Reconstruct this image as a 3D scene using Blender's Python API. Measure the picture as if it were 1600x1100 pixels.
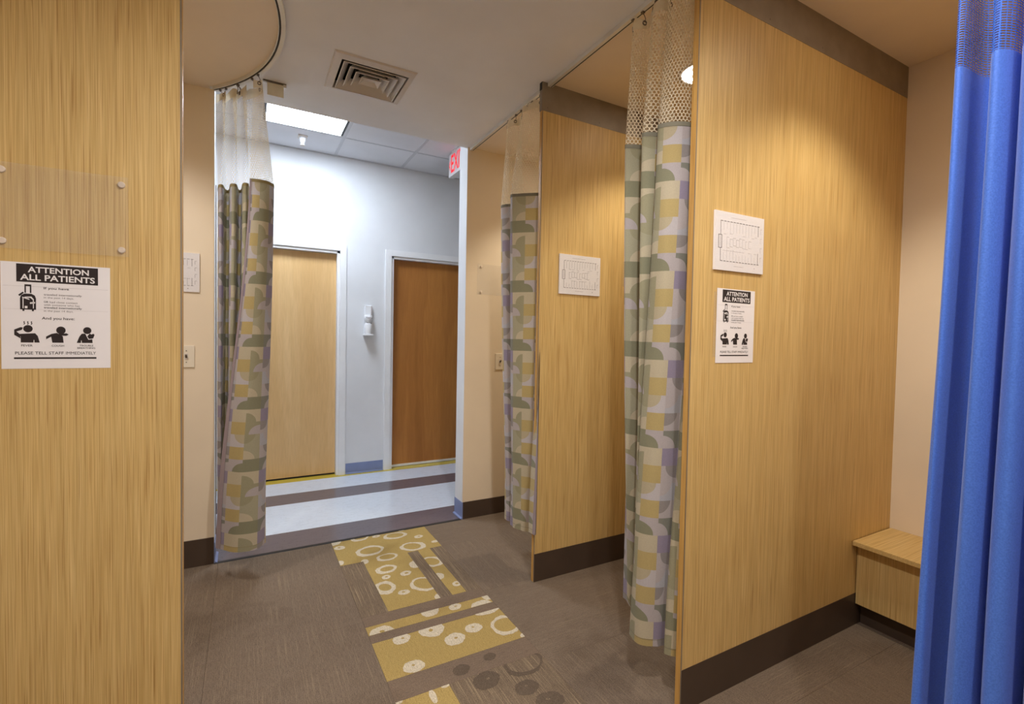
import bpy, math, random
from mathutils import Vector, Matrix

random.seed(7)
for o in list(bpy.data.objects):
    bpy.data.objects.remove(o, do_unlink=True)
SC = bpy.context.scene
COL = SC.collection

# ------------------------------------------------------------------ camera
CAM_H = 1.285
F_PX, YAW, PITCH, ROLL = 752.27, 0.503836, -0.0288207, 0.0184074
cam = bpy.data.cameras.new('camera')
cam.sensor_fit = 'HORIZONTAL'
cam.sensor_width = 36.0
cam.lens = F_PX / 1600 * 36.0
cam.clip_start = 0.02
camo = bpy.data.objects.new('camera', cam)
COL.objects.link(camo)
cy, sy, cp, sp, cr, sr = math.cos(YAW), math.sin(YAW), math.cos(PITCH), math.sin(PITCH), math.cos(ROLL), math.sin(ROLL)
fwd = Vector((sy * cp, cy * cp, sp))
right = Vector((cy, -sy, 0))
up = right.cross(fwd)
r2 = right * cr + up * sr
u2 = up * cr - right * sr
m = Matrix((r2, u2, -fwd)).transposed().to_4x4()
m.translation = Vector((0, 0, CAM_H))
camo.matrix_world = m
SC.camera = camo

# ------------------------------------------------------------------ world, exposure
w = bpy.data.worlds.new('world')
SC.world = w
w.use_nodes = True
w.node_tree.nodes['Background'].inputs[0].default_value = (0.5, 0.5, 0.55, 1)
w.node_tree.nodes['Background'].inputs[1].default_value = 0.05
SC.view_settings.view_transform = 'Standard'
SC.view_settings.look = 'None'
SC.view_settings.gamma = 1
SC.view_settings.exposure = 0.35
SC.view_settings.use_curve_mapping = False

P_STALL = 38.0       # watts, recessed downlights over the stalls
P_CORR = 77.0        # unseen corridor downlights, added to light the corridor
E_HALL = 30.0        # hall troffer lens
WARM = (1.0, 0.90, 0.74)
NEUT = (1.0, 0.97, 0.95)
COOL = (0.80, 0.89, 1.0)

# ------------------------------------------------------------------ main planes (metres)
CEIL = 2.60
HCEIL = 2.89
XF = 1.325           # fronts of the dividers
XB = 2.74            # back wall of the stalls
Y1, Y2, Y3 = 1.135, 2.127, 3.11
Y0 = 0.143
XL = -0.157
YL = 1.635
TRX = 1.365          # curtain track
YH = 4.60            # far wall of the hall
ARC_C, ARC_R = (-0.916, 2.36), 1.046


# ------------------------------------------------------------------ materials
def srgb(r, g, b):
    def f(c):
        c /= 255.0
        return c / 12.92 if c <= 0.04045 else ((c + 0.055) / 1.055) ** 2.4
    return (f(r), f(g), f(b), 1)


class NT:
    def __init__(self, name):
        self.m = bpy.data.materials.new(name)
        self.m.use_nodes = True
        self.t = self.m.node_tree
        self.b = self.t.nodes['Principled BSDF']
        self.out = self.t.nodes['Material Output']

    def n(self, typ, **kw):
        x = self.t.nodes.new(typ)
        for k, v in kw.items():
            setattr(x, k, v)
        return x

    def l(self, a, b):
        self.t.links.new(a, b)

    def val(self, sock, v):
        if hasattr(v, 'is_output') or hasattr(v, 'links'):
            self.l(v, sock)
        else:
            sock.default_value = v

    def math(self, op, a, b=0.0, c=None):
        x = self.n('ShaderNodeMath', operation=op)
        self.val(x.inputs[0], a)
        self.val(x.inputs[1], b)
        if c is not None:
            self.val(x.inputs[2], c)
        return x.outputs[0]

    def pos(self, scale):
        g = self.n('ShaderNodeNewGeometry')
        v = self.n('ShaderNodeVectorMath', operation='MULTIPLY')
        self.l(g.outputs['Position'], v.inputs[0])
        v.inputs[1].default_value = scale
        return v.outputs[0]

    def noise(self, vec, scale=1.0, detail=2.0, rough=0.5):
        x = self.n('ShaderNodeTexNoise')
        self.l(vec, x.inputs['Vector'])
        x.inputs['Scale'].default_value = scale
        x.inputs['Detail'].default_value = detail
        x.inputs['Roughness'].default_value = rough
        return x.outputs['Fac']

    def ramp(self, fac, stops, interp='LINEAR'):
        x = self.n('ShaderNodeValToRGB')
        x.color_ramp.interpolation = interp
        e = x.color_ramp.elements
        while len(e) < len(stops):
            e.new(1.0)
        for i, (p, c) in enumerate(stops):
            e[i].position = p
            e[i].color = c
        self.l(fac, x.inputs[0])
        return x

    def mix(self, fac, a, b, mode='MIX'):
        x = self.n('ShaderNodeMix', data_type='RGBA', blend_type=mode)
        self.val(x.inputs[0], fac)
        self.val(x.inputs[6], a)
        self.val(x.inputs[7], b)
        return x.outputs[2]

    def bump(self, h, strength=0.1, dist=0.001):
        x = self.n('ShaderNodeBump')
        x.inputs['Strength'].default_value = strength
        x.inputs['Distance'].default_value = dist
        self.l(h, x.inputs['Height'])
        self.l(x.outputs[0], self.b.inputs['Normal'])

    def base(self, c, rough=0.5, metal=0.0, spec=0.5):
        self.val(self.b.inputs['Base Color'], c)
        self.b.inputs['Roughness'].default_value = rough
        self.b.inputs['Metallic'].default_value = metal
        self.b.inputs['Specular IOR Level'].default_value = spec
        return self


def plain(name, c, rough=0.5, metal=0.0, spec=0.5, var=0.06, scale=8.0):
    t = NT(name)
    f = t.noise(t.pos((scale,) * 3), 1.0, 3.0)
    lo = tuple(x * (1 - var) for x in c[:3]) + (1,)
    hi = tuple(min(1, x * (1 + var)) for x in c[:3]) + (1,)
    t.base(t.ramp(f, [(0.3, lo), (0.7, hi)]).outputs[0], rough, metal, spec)
    return t.m


def paint(name, c, bump=0.15):
    t = NT(name)
    f = t.noise(t.pos((3, 3, 3)), 1.0, 3.0)
    lo = tuple(x * 0.96 for x in c[:3]) + (1,)
    hi = tuple(min(1, x * 1.03) for x in c[:3]) + (1,)
    t.base(t.ramp(f, [(0.3, lo), (0.7, hi)]).outputs[0], 0.75, 0, 0.3)
    t.bump(t.noise(t.pos((220, 220, 220)), 1.0, 3.0), bump, 0.001)
    return t.m


def laminate(name, c0, c1, c2, along='Z', dens=520.0):
    t = NT(name)
    k = {'Z': 2, 'X': 0, 'Y': 1}[along]

    def sc(d, l):
        v = [d, d, d]
        v[k] = l
        return tuple(v)
    a = t.noise(t.pos(sc(dens, 4.0)), 1.0, 2.0, 0.6)
    b = t.noise(t.pos(sc(dens * 0.9, 5.0)), 1.0, 0.0, 0.5)
    g = t.noise(t.pos(sc(dens * 0.16, 1.5)), 1.0, 2.0, 0.5)
    mid = tuple(0.5 * (p + q) for p, q in zip(c1, c2))
    ca = t.ramp(a, [(0.28, mid), (0.47, c1), (0.70, c0)]).outputs[0]
    dk = t.ramp(b, [(0.24, (0.75, 0.75, 0.75, 1)), (0.36, (0, 0, 0, 1))]).outputs[0]
    c = t.mix(dk, ca, c2)
    cb = t.ramp(g, [(0.30, (0.92, 0.91, 0.89, 1)), (0.65, (1.03, 1.03, 1.03, 1))]).outputs[0]
    t.base(t.mix(1.0, c, cb, 'MULTIPLY'), 0.45, 0, 0.35)
    t.bump(a, 0.04, 0.0005)
    return t.m


def carpet(name, base, lo, line, along='Y', lines=0.35, seed=0.0):
    t = NT(name)
    s = (340.0, 30.0, 1) if along == 'Y' else (30.0, 340.0, 1)
    sl = (330.0, 3.5, 1) if along == 'Y' else (3.5, 330.0, 1)
    off = t.n('ShaderNodeVectorMath', operation='ADD')
    t.l(t.pos(s), off.inputs[0])
    off.inputs[1].default_value = (seed, seed * 2, 0)
    a = t.noise(off.outputs[0], 1.0, 3.0, 0.7)
    g = t.noise(t.pos((250, 250, 250)), 1.0, 2.0, 0.8)
    off2 = t.n('ShaderNodeVectorMath', operation='ADD')
    t.l(t.pos(sl), off2.inputs[0])
    off2.inputs[1].default_value = (seed, seed * 3, 0)
    ln = t.noise(off2.outputs[0], 1.0, 1.0, 0.4)
    c = t.ramp(a, [(0.3, lo), (0.65, base)]).outputs[0]
    c = t.mix(t.ramp(ln, [(0.57, (0, 0, 0, 1)), (0.70, (lines,) * 3 + (1,))]).outputs[0], c, line)
    c = t.mix(0.75, c, t.ramp(g, [(0.28, (0.45, 0.45, 0.45, 1)), (0.68, (1.3, 1.3, 1.3, 1))]).outputs[0], 'MULTIPLY')
    st = t.noise(t.pos((1.9, 2.3, 1)), 1.0, 3.0, 0.6)
    c = t.mix(0.8, c, t.ramp(st, [(0.28, (0.72, 0.70, 0.68, 1)), (0.45, (1, 1, 1, 1))]).outputs[0], 'MULTIPLY')
    t.base(c, 0.95, 0, 0.1)
    t.bump(g, 0.5, 0.003)
    return t.m


def emit(name, c, s):
    t = NT(name)
    t.base((0.8, 0.8, 0.8, 1), 0.4)
    t.b.inputs['Emission Color'].default_value = tuple(c[:3]) + (1,)
    t.b.inputs['Emission Strength'].default_value = s
    return t.m


def vinyl(name, c, speck, rough=0.16):
    t = NT(name)
    f = t.noise(t.pos((55, 55, 55)), 1.0, 3.0, 0.7)
    f2 = t.noise(t.pos((14, 40, 20)), 1.0, 4.0, 0.7)
    c1 = t.ramp(f, [(0.30, speck), (0.40, c)]).outputs[0]
    c2 = t.ramp(f2, [(0.28, (0.86, 0.86, 0.86, 1)), (0.5, (1, 1, 1, 1))]).outputs[0]
    t.base(t.mix(1.0, c1, c2, 'MULTIPLY'), rough, 0, 0.5)
    return t.m


def veneer(name, c0, c1, seed):
    t = NT(name)
    off = t.n('ShaderNodeVectorMath', operation='ADD')
    t.l(t.pos((5.0, 5.0, 0.55)), off.inputs[0])
    off.inputs[1].default_value = (seed, 0, seed)
    a = t.noise(off.outputs[0], 1.0, 4.0, 0.55)
    fine = t.noise(t.pos((120, 120, 7)), 1.0, 3.0, 0.6)
    bands = t.math('FRACT', t.math('MULTIPLY', a, 7.0))
    c = t.mix(t.ramp(bands, [(0.0, (0, 0, 0, 1)), (0.5, (0.35,) * 3 + (1,)), (1, (0, 0, 0, 1))]).outputs[0], c0, c1)
    c = t.mix(t.ramp(a, [(0.3, (0, 0, 0, 1)), (0.75, (0.8,) * 3 + (1,))]).outputs[0], c, c1)
    c = t.mix(0.6, c, t.ramp(fine, [(0.3, (0.85, 0.82, 0.8, 1)), (0.6, (1, 1, 1, 1))]).outputs[0], 'MULTIPLY')
    t.base(c, 0.35, 0, 0.45)
    return t.m


def fabric_pattern(name, tint=(1, 1, 1)):
    """Printed curtain cloth: a 3 x 5 repeat of squares with quarter discs in some of them."""
    t = NT(name)
    uv = t.n('ShaderNodeUVMap')
    sep = t.n('ShaderNodeSeparateXYZ')
    t.l(uv.outputs[0], sep.inputs[0])
    CW, CH = 0.066, 0.064
    ux = t.math('DIVIDE', sep.outputs[0], CW)
    vy = t.math('DIVIDE', sep.outputs[1], CH)
    fu, fv = t.math('FLOOR', ux), t.math('FLOOR', vy)
    fx, fy = t.math('SUBTRACT', ux, fu), t.math('SUBTRACT', vy, fv)
    colm = t.math('FLOORED_MODULO', fu, 3.0)
    row = t.math('SUBTRACT', 4.0, t.math('FLOORED_MODULO', fv, 5.0))
    idx = t.math('MULTIPLY_ADD', row, 3.0, colm)
    pos = t.math('DIVIDE', t.math('ADD', idx, 0.5), 15.0)

    def C(r, g, b, a=1):
        c = srgb(*[x * 0.84 + y * 0.16 for x, y in zip((r, g, b), (176, 170, 158))])
        return (c[0] * tint[0], c[1] * tint[1], c[2] * tint[2], a)
    LIL, WHT, CRM = C(190, 182, 188), C(202, 197, 204), C(204, 193, 166)
    YEL, PUR, BLU = C(194, 172, 112), C(150, 140, 170), C(184, 186, 200)
    DGR, TEA, GRN, SAG = C(138, 138, 112), C(132, 134, 126), C(162, 158, 128), C(174, 170, 144)
    GRY, BEI = C(150, 144, 146), C(192, 180, 150)
    N = (0, 0, 0, 0)
    # rows from the dark green band downward; columns yellow, lavender, green
    bg = [LIL, TEA, DGR,
          CRM, PUR, CRM,
          YEL, LIL, GRN,
          WHT, BLU, SAG,
          YEL, LIL, SAG]
    sh = [DGR, LIL, N,
          N, N, GRN,
          N, GRY, LIL,
          BEI, LIL, GRN,
          N, GRY, CRM]
    ce = [(0, 0), (0, 0), (0, 0),
          (0, 0), (0, 0), (1, 0),
          (0, 0), (1, 1), (0, 0),
          (0, 1), (0, 1), (1, 1),
          (0, 0), (0, 1), (1, 0)]

    def tab(vals):
        return t.ramp(pos, [(i / 15.0, v) for i, v in enumerate(vals)], 'CONSTANT')
    rb, rs = tab(bg), tab(sh)
    rc = tab([(a, b, 0, 1) for a, b in ce])
    sc = t.n('ShaderNodeSeparateColor')
    t.l(rc.outputs[0], sc.inputs[0])
    dx = t.math('SUBTRACT', fx, sc.outputs[0])
    dy = t.math('SUBTRACT', fy, sc.outputs[1])
    d = t.math('SQRT', t.math('ADD', t.math('MULTIPLY', dx, dx), t.math('MULTIPLY', dy, dy)))
    ins = t.math('MULTIPLY', t.math('LESS_THAN', d, 0.72), rs.outputs[1])
    c = t.mix(ins, rb.outputs[0], rs.outputs[0])
    wv = t.noise(t.pos((260, 260, 260)), 1.0, 2.0)
    c = t.mix(0.5, c, t.ramp(wv, [(0.3, (0.88,) * 3 + (1,)), (0.7, (1.05,) * 3 + (1,))]).outputs[0], 'MULTIPLY')
    t.base(c, 0.8, 0, 0.25)
    t.b.inputs['Sheen Weight'].default_value = 0.1
    tr = t.n('ShaderNodeBsdfTranslucent')
    t.l(c, tr.inputs[0])
    ms = t.n('ShaderNodeMixShader')
    ms.inputs[0].default_value = 0.22
    t.l(t.b.outputs[0], ms.inputs[1])
    t.l(tr.outputs[0], ms.inputs[2])
    t.l(ms.outputs[0], t.out.inputs[0])
    return t.m


def net_material(name, c, cw, ch, hole, slit=False):
    """Open-knit netting: staggered holes cut through the cloth."""
    t = NT(name)
    uv = t.n('ShaderNodeUVMap')
    sep = t.n('ShaderNodeSeparateXYZ')
    t.l(uv.outputs[0], sep.inputs[0])
    vy = t.math('DIVIDE', sep.outputs[1], ch)
    fv = t.math('FLOOR', vy)
    sh = t.math('MULTIPLY', t.math('FLOORED_MODULO', fv, 2.0), 0.0 if slit else 0.5)
    ux = t.math('ADD', t.math('DIVIDE', sep.outputs[0], cw), sh)
    fx = t.math('SUBTRACT', t.math('SUBTRACT', ux, t.math('FLOOR', ux)), 0.5)
    fy = t.math('SUBTRACT', t.math('SUBTRACT', vy, fv), 0.5)
    if slit:
        a = t.math('LESS_THAN', t.math('ABSOLUTE', fx), hole[0])
        b = t.math('LESS_THAN', t.math('ABSOLUTE', fy), hole[1])
        h = t.math('MULTIPLY', a, b)
    else:
        ex = t.math('DIVIDE', t.math('ABSOLUTE', fx), hole[0])
        ey = t.math('DIVIDE', t.math('ABSOLUTE', fy), hole[1])
        d = t.math('MAXIMUM', ex, t.math('ADD', t.math('MULTIPLY', ex, 0.5), t.math('MULTIPLY', ey, 0.8)))
        h = t.math('LESS_THAN', d, 1.0)
    t.base(c, 0.8, 0, 0.2)
    tr = t.n('ShaderNodeBsdfTransparent')
    tl = t.n('ShaderNodeBsdfTranslucent')
    tl.inputs[0].default_value = c
    m1 = t.n('ShaderNodeMixShader')
    m1.inputs[0].default_value = 0.3
    t.l(t.b.outputs[0], m1.inputs[1])
    t.l(tl.outputs[0], m1.inputs[2])
    ms = t.n('ShaderNodeMixShader')
    t.l(h, ms.inputs[0])
    t.l(m1.outputs[0], ms.inputs[1])
    t.l(tr.outputs[0], ms.inputs[2])
    t.l(ms.outputs[0], t.out.inputs[0])
    return t.m


def clear_plastic(name):
    t = NT(name)
    f = t.noise(t.pos((9, 9, 9)), 1.0, 2.0)
    t.base(t.ramp(f, [(0.3, (0.95, 0.94, 0.92, 1)), (0.7, (1, 1, 1, 1))]).outputs[0], 0.12, 0, 0.5)
    tr = t.n('ShaderNodeBsdfTransparent')
    tr.inputs[0].default_value = (0.97, 0.97, 0.97, 1)
    ms = t.n('ShaderNodeMixShader')
    ms.inputs[0].default_value = 0.955
    t.l(t.b.outputs[0], ms.inputs[1])
    t.l(tr.outputs[0], ms.inputs[2])
    t.l(ms.outputs[0], t.out.inputs[0])
    return t.m


def blue_cloth(name):
    t = NT(name)
    wv = t.noise(t.pos((300, 300, 300)), 1.0, 2.0)
    c = t.ramp(wv, [(0.3, srgb(70, 112, 206)), (0.7, srgb(86, 130, 226))]).outputs[0]
    t.base(c, 0.55, 0, 0.3)
    t.b.inputs['Sheen Weight'].default_value = 0.25
    tr = t.n('ShaderNodeBsdfTranslucent')
    t.l(c, tr.inputs[0])
    ms = t.n('ShaderNodeMixShader')
    ms.inputs[0].default_value = 0.15
    t.l(t.b.outputs[0], ms.inputs[1])
    t.l(tr.outputs[0], ms.inputs[2])
    t.l(ms.outputs[0], t.out.inputs[0])
    return t.m


M = {}
M['wall'] = paint('beige_wall_paint', srgb(232, 216, 192))
M['hall_wall'] = paint('pale_hall_paint', srgb(226, 229, 234))
M['ceiling'] = paint('ceiling_paint', srgb(236, 234, 234))
M['stall_ceiling'] = paint('stall_ceiling_warm', srgb(240, 225, 206))  # even tone, warmer than the corridor ceiling
W0, W1, W2 = srgb(224, 195, 136), srgb(207, 174, 112), srgb(174, 134, 78)
M['wood'] = laminate('straw_laminate', W0, W1, W2, 'Z')
M['wood_x'] = laminate('straw_laminate_flat', W0, W1, W2, 'X')
M['wood_edge'] = laminate('straw_edge_band', srgb(214, 172, 100), srgb(198, 152, 84), srgb(176, 130, 66), 'Z', 260)
M['rail'] = plain('brushed_top_rail', srgb(140, 128, 113), 0.5, 0.15, 0.5, 0.10, 14)
M['base'] = plain('dark_rubber_base', srgb(74, 60, 50), 0.45, 0, 0.4, 0.08)
M['base_blue'] = plain('blue_grey_rubber_base', srgb(128, 142, 186), 0.4, 0, 0.4, 0.05)
M['black'] = plain('black_plastic', srgb(28, 26, 25), 0.5)
M['dark'] = plain('duct_dark', srgb(26, 24, 22), 0.9)
M['track'] = plain('white_track', srgb(222, 220, 216), 0.35, 0.2)
M['slot'] = plain('track_slot', srgb(38, 32, 28), 0.7)
M['steel'] = plain('steel_hook', srgb(120, 112, 104), 0.35, 0.8)
M['white_metal'] = plain('white_enamel', srgb(214, 206, 198), 0.4, 0, 0.5, 0.03)
M['frame'] = plain('white_door_frame', srgb(238, 240, 244), 0.35, 0, 0.5, 0.02)
M['door_light'] = veneer('maple_veneer', srgb(234, 198, 144), srgb(216, 174, 116), 3.1)
M['door_dark'] = veneer('brown_veneer', srgb(196, 134, 66), srgb(156, 98, 44), 9.4)
M['vinyl_white'] = vinyl('white_vinyl', srgb(222, 232, 246), srgb(198, 210, 228))
M['vinyl_dark'] = vinyl('grey_vinyl', srgb(108, 100, 108), srgb(94, 86, 92), 0.2)
M['vinyl_yellow'] = vinyl('yellow_vinyl', srgb(206, 184, 66), srgb(186, 164, 52))
M['tile'] = paint('mineral_ceiling_tile', srgb(226, 227, 232), 0.5)
M['tbar'] = plain('ceiling_grid_bar', srgb(206, 208, 214), 0.5, 0, 0.4, 0.02)
M['lens'] = emit('troffer_lens', COOL, E_HALL)
M['lamp'] = emit('downlight_lens', (1.0, 0.90, 0.76), 14.0)
CB, CL, CN = srgb(128, 112, 97), srgb(108, 94, 81), srgb(164, 146, 122)
M['carpet_y'] = carpet('brown_carpet', CB, CL, CN, 'Y', 0.30, 0)
M['carpet_x'] = carpet('brown_carpet_turned', CB, CL, CN, 'X', 0.30, 4)
M['carpet_plain'] = carpet('brown_carpet_plain', srgb(130, 112, 96), srgb(112, 96, 83), CN, 'X', 0.05, 8)
M['carpet_lined'] = carpet('brown_carpet_lined', srgb(128, 111, 93), srgb(104, 90, 76), srgb(176, 156, 126), 'Y', 0.65, 12)
M['carpet_yellow'] = carpet('olive_yellow_carpet', srgb(178, 153, 96), srgb(160, 137, 84), srgb(190, 167, 110), 'Y', 0.15, 20)
M['carpet_ring'] = carpet('cream_carpet', srgb(214, 202, 180), srgb(190, 178, 156), srgb(222, 212, 192), 'Y', 0.1, 30)
M['carpet_dark_ring'] = carpet('dark_ring_carpet', srgb(106, 92, 79), srgb(94, 82, 70), srgb(106, 92, 79), 'Y', 0.05, 40)  # tone-on-tone ring pattern of the brown tiles
M['print'] = fabric_pattern('printed_curtain_cloth')
M['net'] = net_material('cream_net', srgb(232, 222, 200), 0.0135, 0.0115, (0.35, 0.44))
M['header'] = plain('cream_header', srgb(226, 216, 196), 0.6)
_h = NT('cream_header_tape')
_c = _h.ramp(_h.noise(_h.pos((20, 20, 20)), 1.0, 2.0), [(0.3, srgb(226, 216, 194)), (0.7, srgb(236, 228, 208))]).outputs[0]
_h.base(_c, 0.7, 0, 0.2)
_t = _h.n('ShaderNodeBsdfTranslucent')
_h.l(_c, _t.inputs[0])
_m = _h.n('ShaderNodeMixShader')
_m.inputs[0].default_value = 0.45
_h.l(_h.b.outputs[0], _m.inputs[1])
_h.l(_t.outputs[0], _m.inputs[2])
_h.l(_m.outputs[0], _h.out.inputs[0])
M['header'] = _h.m
M['side_hem'] = plain('lilac_side_hem', srgb(150, 136, 142), 0.8)
M['hem'] = plain('grey_hem', srgb(128, 124, 108), 0.8)
M['hem_gold'] = plain('gold_hem', srgb(150, 138, 96), 0.8)
M['blue'] = blue_cloth('blue_curtain_cloth')
M['blue_net'] = net_material('blue_net', srgb(84, 126, 222), 0.0125, 0.0052, (0.40, 0.27), True)
M['paper'] = plain('white_paper', srgb(238, 234, 236), 0.7, 0, 0.3, 0.015)
M['ink'] = plain('black_ink', srgb(52, 44, 44), 0.7, 0, 0.2)
M['ink_grey'] = plain('grey_ink', srgb(120, 112, 114), 0.7, 0, 0.2)
M['ink_pale'] = plain('pale_ink', srgb(196, 190, 192), 0.7, 0, 0.2)
M['white_ink'] = plain('white_print', srgb(236, 232, 233), 0.7, 0, 0.2, 0.01)
M['clear'] = clear_plastic('clear_plastic')
M['disc'] = plain('frosted_pad', srgb(222, 206, 190), 0.35)
M['plate'] = plain('ivory_switch_plate', srgb(232, 222, 204), 0.4, 0, 0.5, 0.02)
M['disp'] = plain('white_dispenser', srgb(236, 238, 242), 0.3, 0, 0.5, 0.02)
M['sign'] = plain('exit_sign_body', srgb(226, 228, 230), 0.4, 0, 0.5, 0.02)
M['red'] = emit('exit_red', (1.0, 0.01, 0.02), 0.75)
M['red'].node_tree.nodes['Principled BSDF'].inputs['Base Color'].default_value = srgb(190, 20, 30)
M['oak'] = plain('brown_wood_strip', srgb(92, 58, 36), 0.5)

# ------------------------------------------------------------------ object helpers
ORIGIN = {}


class MB:
    def __init__(self):
        self.v, self.f, self.uv = [], [], None

    def face(self, pts):
        i = len(self.v)
        self.v += [tuple(p) for p in pts]
        self.f.append(tuple(range(i, i + len(pts))))
        return self

    def box(self, x0, x1, y0, y1, z0, z1):
        i = len(self.v)
        self.v += [(x, y, z) for z in (z0, z1) for y in (y0, y1) for x in (x0, x1)]
        for q in ((0, 2, 3, 1), (4, 5, 7, 6), (0, 1, 5, 4), (2, 6, 7, 3), (0, 4, 6, 2), (1, 3, 7, 5)):
            self.f.append(tuple(i + k for k in q))
        return self

    def prism(self, poly, z0, z1, ax='Z'):
        """poly in 2D, extruded along the axis; ax Y maps (u, v) to (x, z), ax X maps to (y, z)."""
        def P(u, v, h):
            return {'Z': (u, v, h), 'Y': (u, h, v), 'X': (h, u, v)}[ax]
        i, n = len(self.v), len(poly)
        self.v += [P(u, v, z0) for u, v in poly] + [P(u, v, z1) for u, v in poly]
        self.f.append(tuple(i + k for k in range(n))[::-1])
        self.f.append(tuple(i + n + k for k in range(n)))
        for k in range(n):
            self.f.append((i + k, i + (k + 1) % n, i + n + (k + 1) % n, i + n + k))
        return self

    def lathe(self, prof, c, ax='Z', n=24):
        """prof: list of (radius, height) about the axis through c."""
        i = len(self.v)
        for r, h in prof:
            for k in range(n):
                a = 2 * math.pi * k / n
                u, v = r * math.cos(a), r * math.sin(a)
                p = {'Z': (u, v, h), 'Y': (u, h, v), 'X': (h, u, v)}[ax]
                self.v.append((c[0] + p[0], c[1] + p[1], c[2] + p[2]))
        for j in range(len(prof) - 1):
            for k in range(n):
                self.f.append((i + j * n + k, i + j * n + (k + 1) % n, i + (j + 1) * n + (k + 1) % n, i + (j + 1) * n + k))
        self.f.append(tuple(i + k for k in range(n))[::-1])
        self.f.append(tuple(i + (len(prof) - 1) * n + k for k in range(n)))
        return self

    def tube(self, pts, r, n=6, closed=False):
        pts = [Vector(p) for p in pts]
        i, N = len(self.v), len(pts)
        for j, p in enumerate(pts):
            a = pts[(j - 1) % N] if (closed or j) else p
            b = pts[(j + 1) % N] if (closed or j < N - 1) else p
            d = (b - a).normalized()
            s = d.cross(Vector((0, 0, 1)) if abs(d.z) < 0.9 else Vector((1, 0, 0))).normalized()
            q = d.cross(s)
            for k in range(n):
                t = 2 * math.pi * k / n
                self.v.append(tuple(p + s * (r * math.cos(t)) + q * (r * math.sin(t))))
        for j in range(N if closed else N - 1):
            for k in range(n):
                j2 = (j + 1) % N
                self.f.append((i + j * n + k, i + j * n + (k + 1) % n, i + j2 * n + (k + 1) % n, i + j2 * n + k))
        return self


def tag(o, label=None, cat=None, group=None, kind=None):
    for k, v in (('label', label), ('category', cat), ('group', group), ('kind', kind)):
        if v:
            o[k] = v
    return o


def empty(name, loc, label, cat, group=None):
    o = bpy.data.objects.new(name, None)
    o.empty_display_size = 0.05
    COL.objects.link(o)
    o.location = loc
    ORIGIN[o.name] = Vector(loc)
    return tag(o, label, cat, group)


def add(name, mb, mat, parent=None, smooth=False, bevel=0.0):
    """Link one mesh object; vertices are given in world space and rebased on the thing's own origin."""
    if parent is None:
        xs, ys, zs = zip(*mb.v)
        org = Vector(((min(xs) + max(xs)) / 2, (min(ys) + max(ys)) / 2, min(zs)))
    else:
        org = ORIGIN[parent.name]
    me = bpy.data.meshes.new(name)
    me.from_pydata([tuple(Vector(p) - org) for p in mb.v], [], mb.f)
    if mb.uv:
        lay = me.uv_layers.new(name='UVMap')
        for lp in me.loops:
            lay.data[lp.index].uv = mb.uv[lp.vertex_index]
    me.materials.append(M[mat] if isinstance(mat, str) else mat)
    if smooth:
        for p in me.polygons:
            p.use_smooth = True
    me.update()
    o = bpy.data.objects.new(name, me)
    COL.objects.link(o)
    ORIGIN[o.name] = org
    if parent is None:
        o.location = org
    else:
        o.parent = parent
    if bevel:
        md = o.modifiers.new('bevel', 'BEVEL')
        md.width = bevel
        md.segments = 2
        md.limit_method = 'ANGLE'
    return o


def struct(name, mb, mat, parent=None, **k):
    o = add(name, mb, mat, parent, **k)
    if parent is None:
        o['kind'] = 'structure'
    return o


def box(*a):
    return MB().box(*a)


def text2d(s, bold=0.0, spacing=1.0):
    """Lettering as a flat mesh: (verts2d, faces), measured box normalised to start at 0,0."""
    cu = bpy.data.curves.new('lettering', 'FONT')
    cu.body = s
    cu.size = 1.0
    cu.offset = bold
    cu.space_character = spacing
    cu.resolution_u = 3
    ob = bpy.data.objects.new('lettering', cu)
    COL.objects.link(ob)
    dg = bpy.context.evaluated_depsgraph_get()
    me = bpy.data.meshes.new_from_object(ob.evaluated_get(dg))
    vs = [(v.co.x, v.co.y) for v in me.vertices]
    fs = [tuple(p.vertices) for p in me.polygons]
    bpy.data.objects.remove(ob, do_unlink=True)
    bpy.data.curves.remove(cu)
    bpy.data.meshes.remove(me)
    x0, x1 = min(v[0] for v in vs), max(v[0] for v in vs)
    y0, y1 = min(v[1] for v in vs), max(v[1] for v in vs)
    return [((x - x0) / (x1 - x0), (y - y0) / (y1 - y0)) for x, y in vs], fs


def put_text(mb, s, P, u0, u1, v0, v1, bold=0.0, spacing=1.0):
    vs, fs = text2d(s, bold, spacing)
    i = len(mb.v)
    mb.v += [P(u0 + (u1 - u0) * x, v0 + (v1 - v0) * y) for x, y in vs]
    mb.f += [tuple(i + k for k in f) for f in fs]
    return mb


# ================================================================== STRUCTURE
T = 0.10
# --- floors
fl = struct('floor', box(-1.9, XB + T, -1.3, Y3, -0.06, -0.006), 'carpet_plain')
hf = struct('floor_hall', box(-2.6, 4.2, Y3, 4.70, -0.06, -0.004), 'vinyl_dark')
for nm, y0, y1, mt in (('vinyl_strip', Y3, 3.395, 'vinyl_dark'), ('vinyl_strip', 3.395, 3.958, 'vinyl_white'),
                       ('vinyl_strip', 3.958, 4.212, 'vinyl_dark'), ('vinyl_strip', 4.212, 4.54, 'vinyl_white'),
                       ('vinyl_strip', 4.54, 4.70, 'vinyl_yellow')):
    add(nm, box(-2.6, 4.2, y0, y1 - 0.0006, -0.004, 0.0), mt, hf)
add('edge_strip', MB().prism([(Y3 - 0.014, 0.0), (Y3 - 0.008, 0.004), (Y3 + 0.008, 0.004), (Y3 + 0.014, 0.0)], XL, XF, 'X'), 'slot', hf)

# --- carpet tiles
TS, TX0, TY0 = 0.595, 0.459, 2.762


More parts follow.
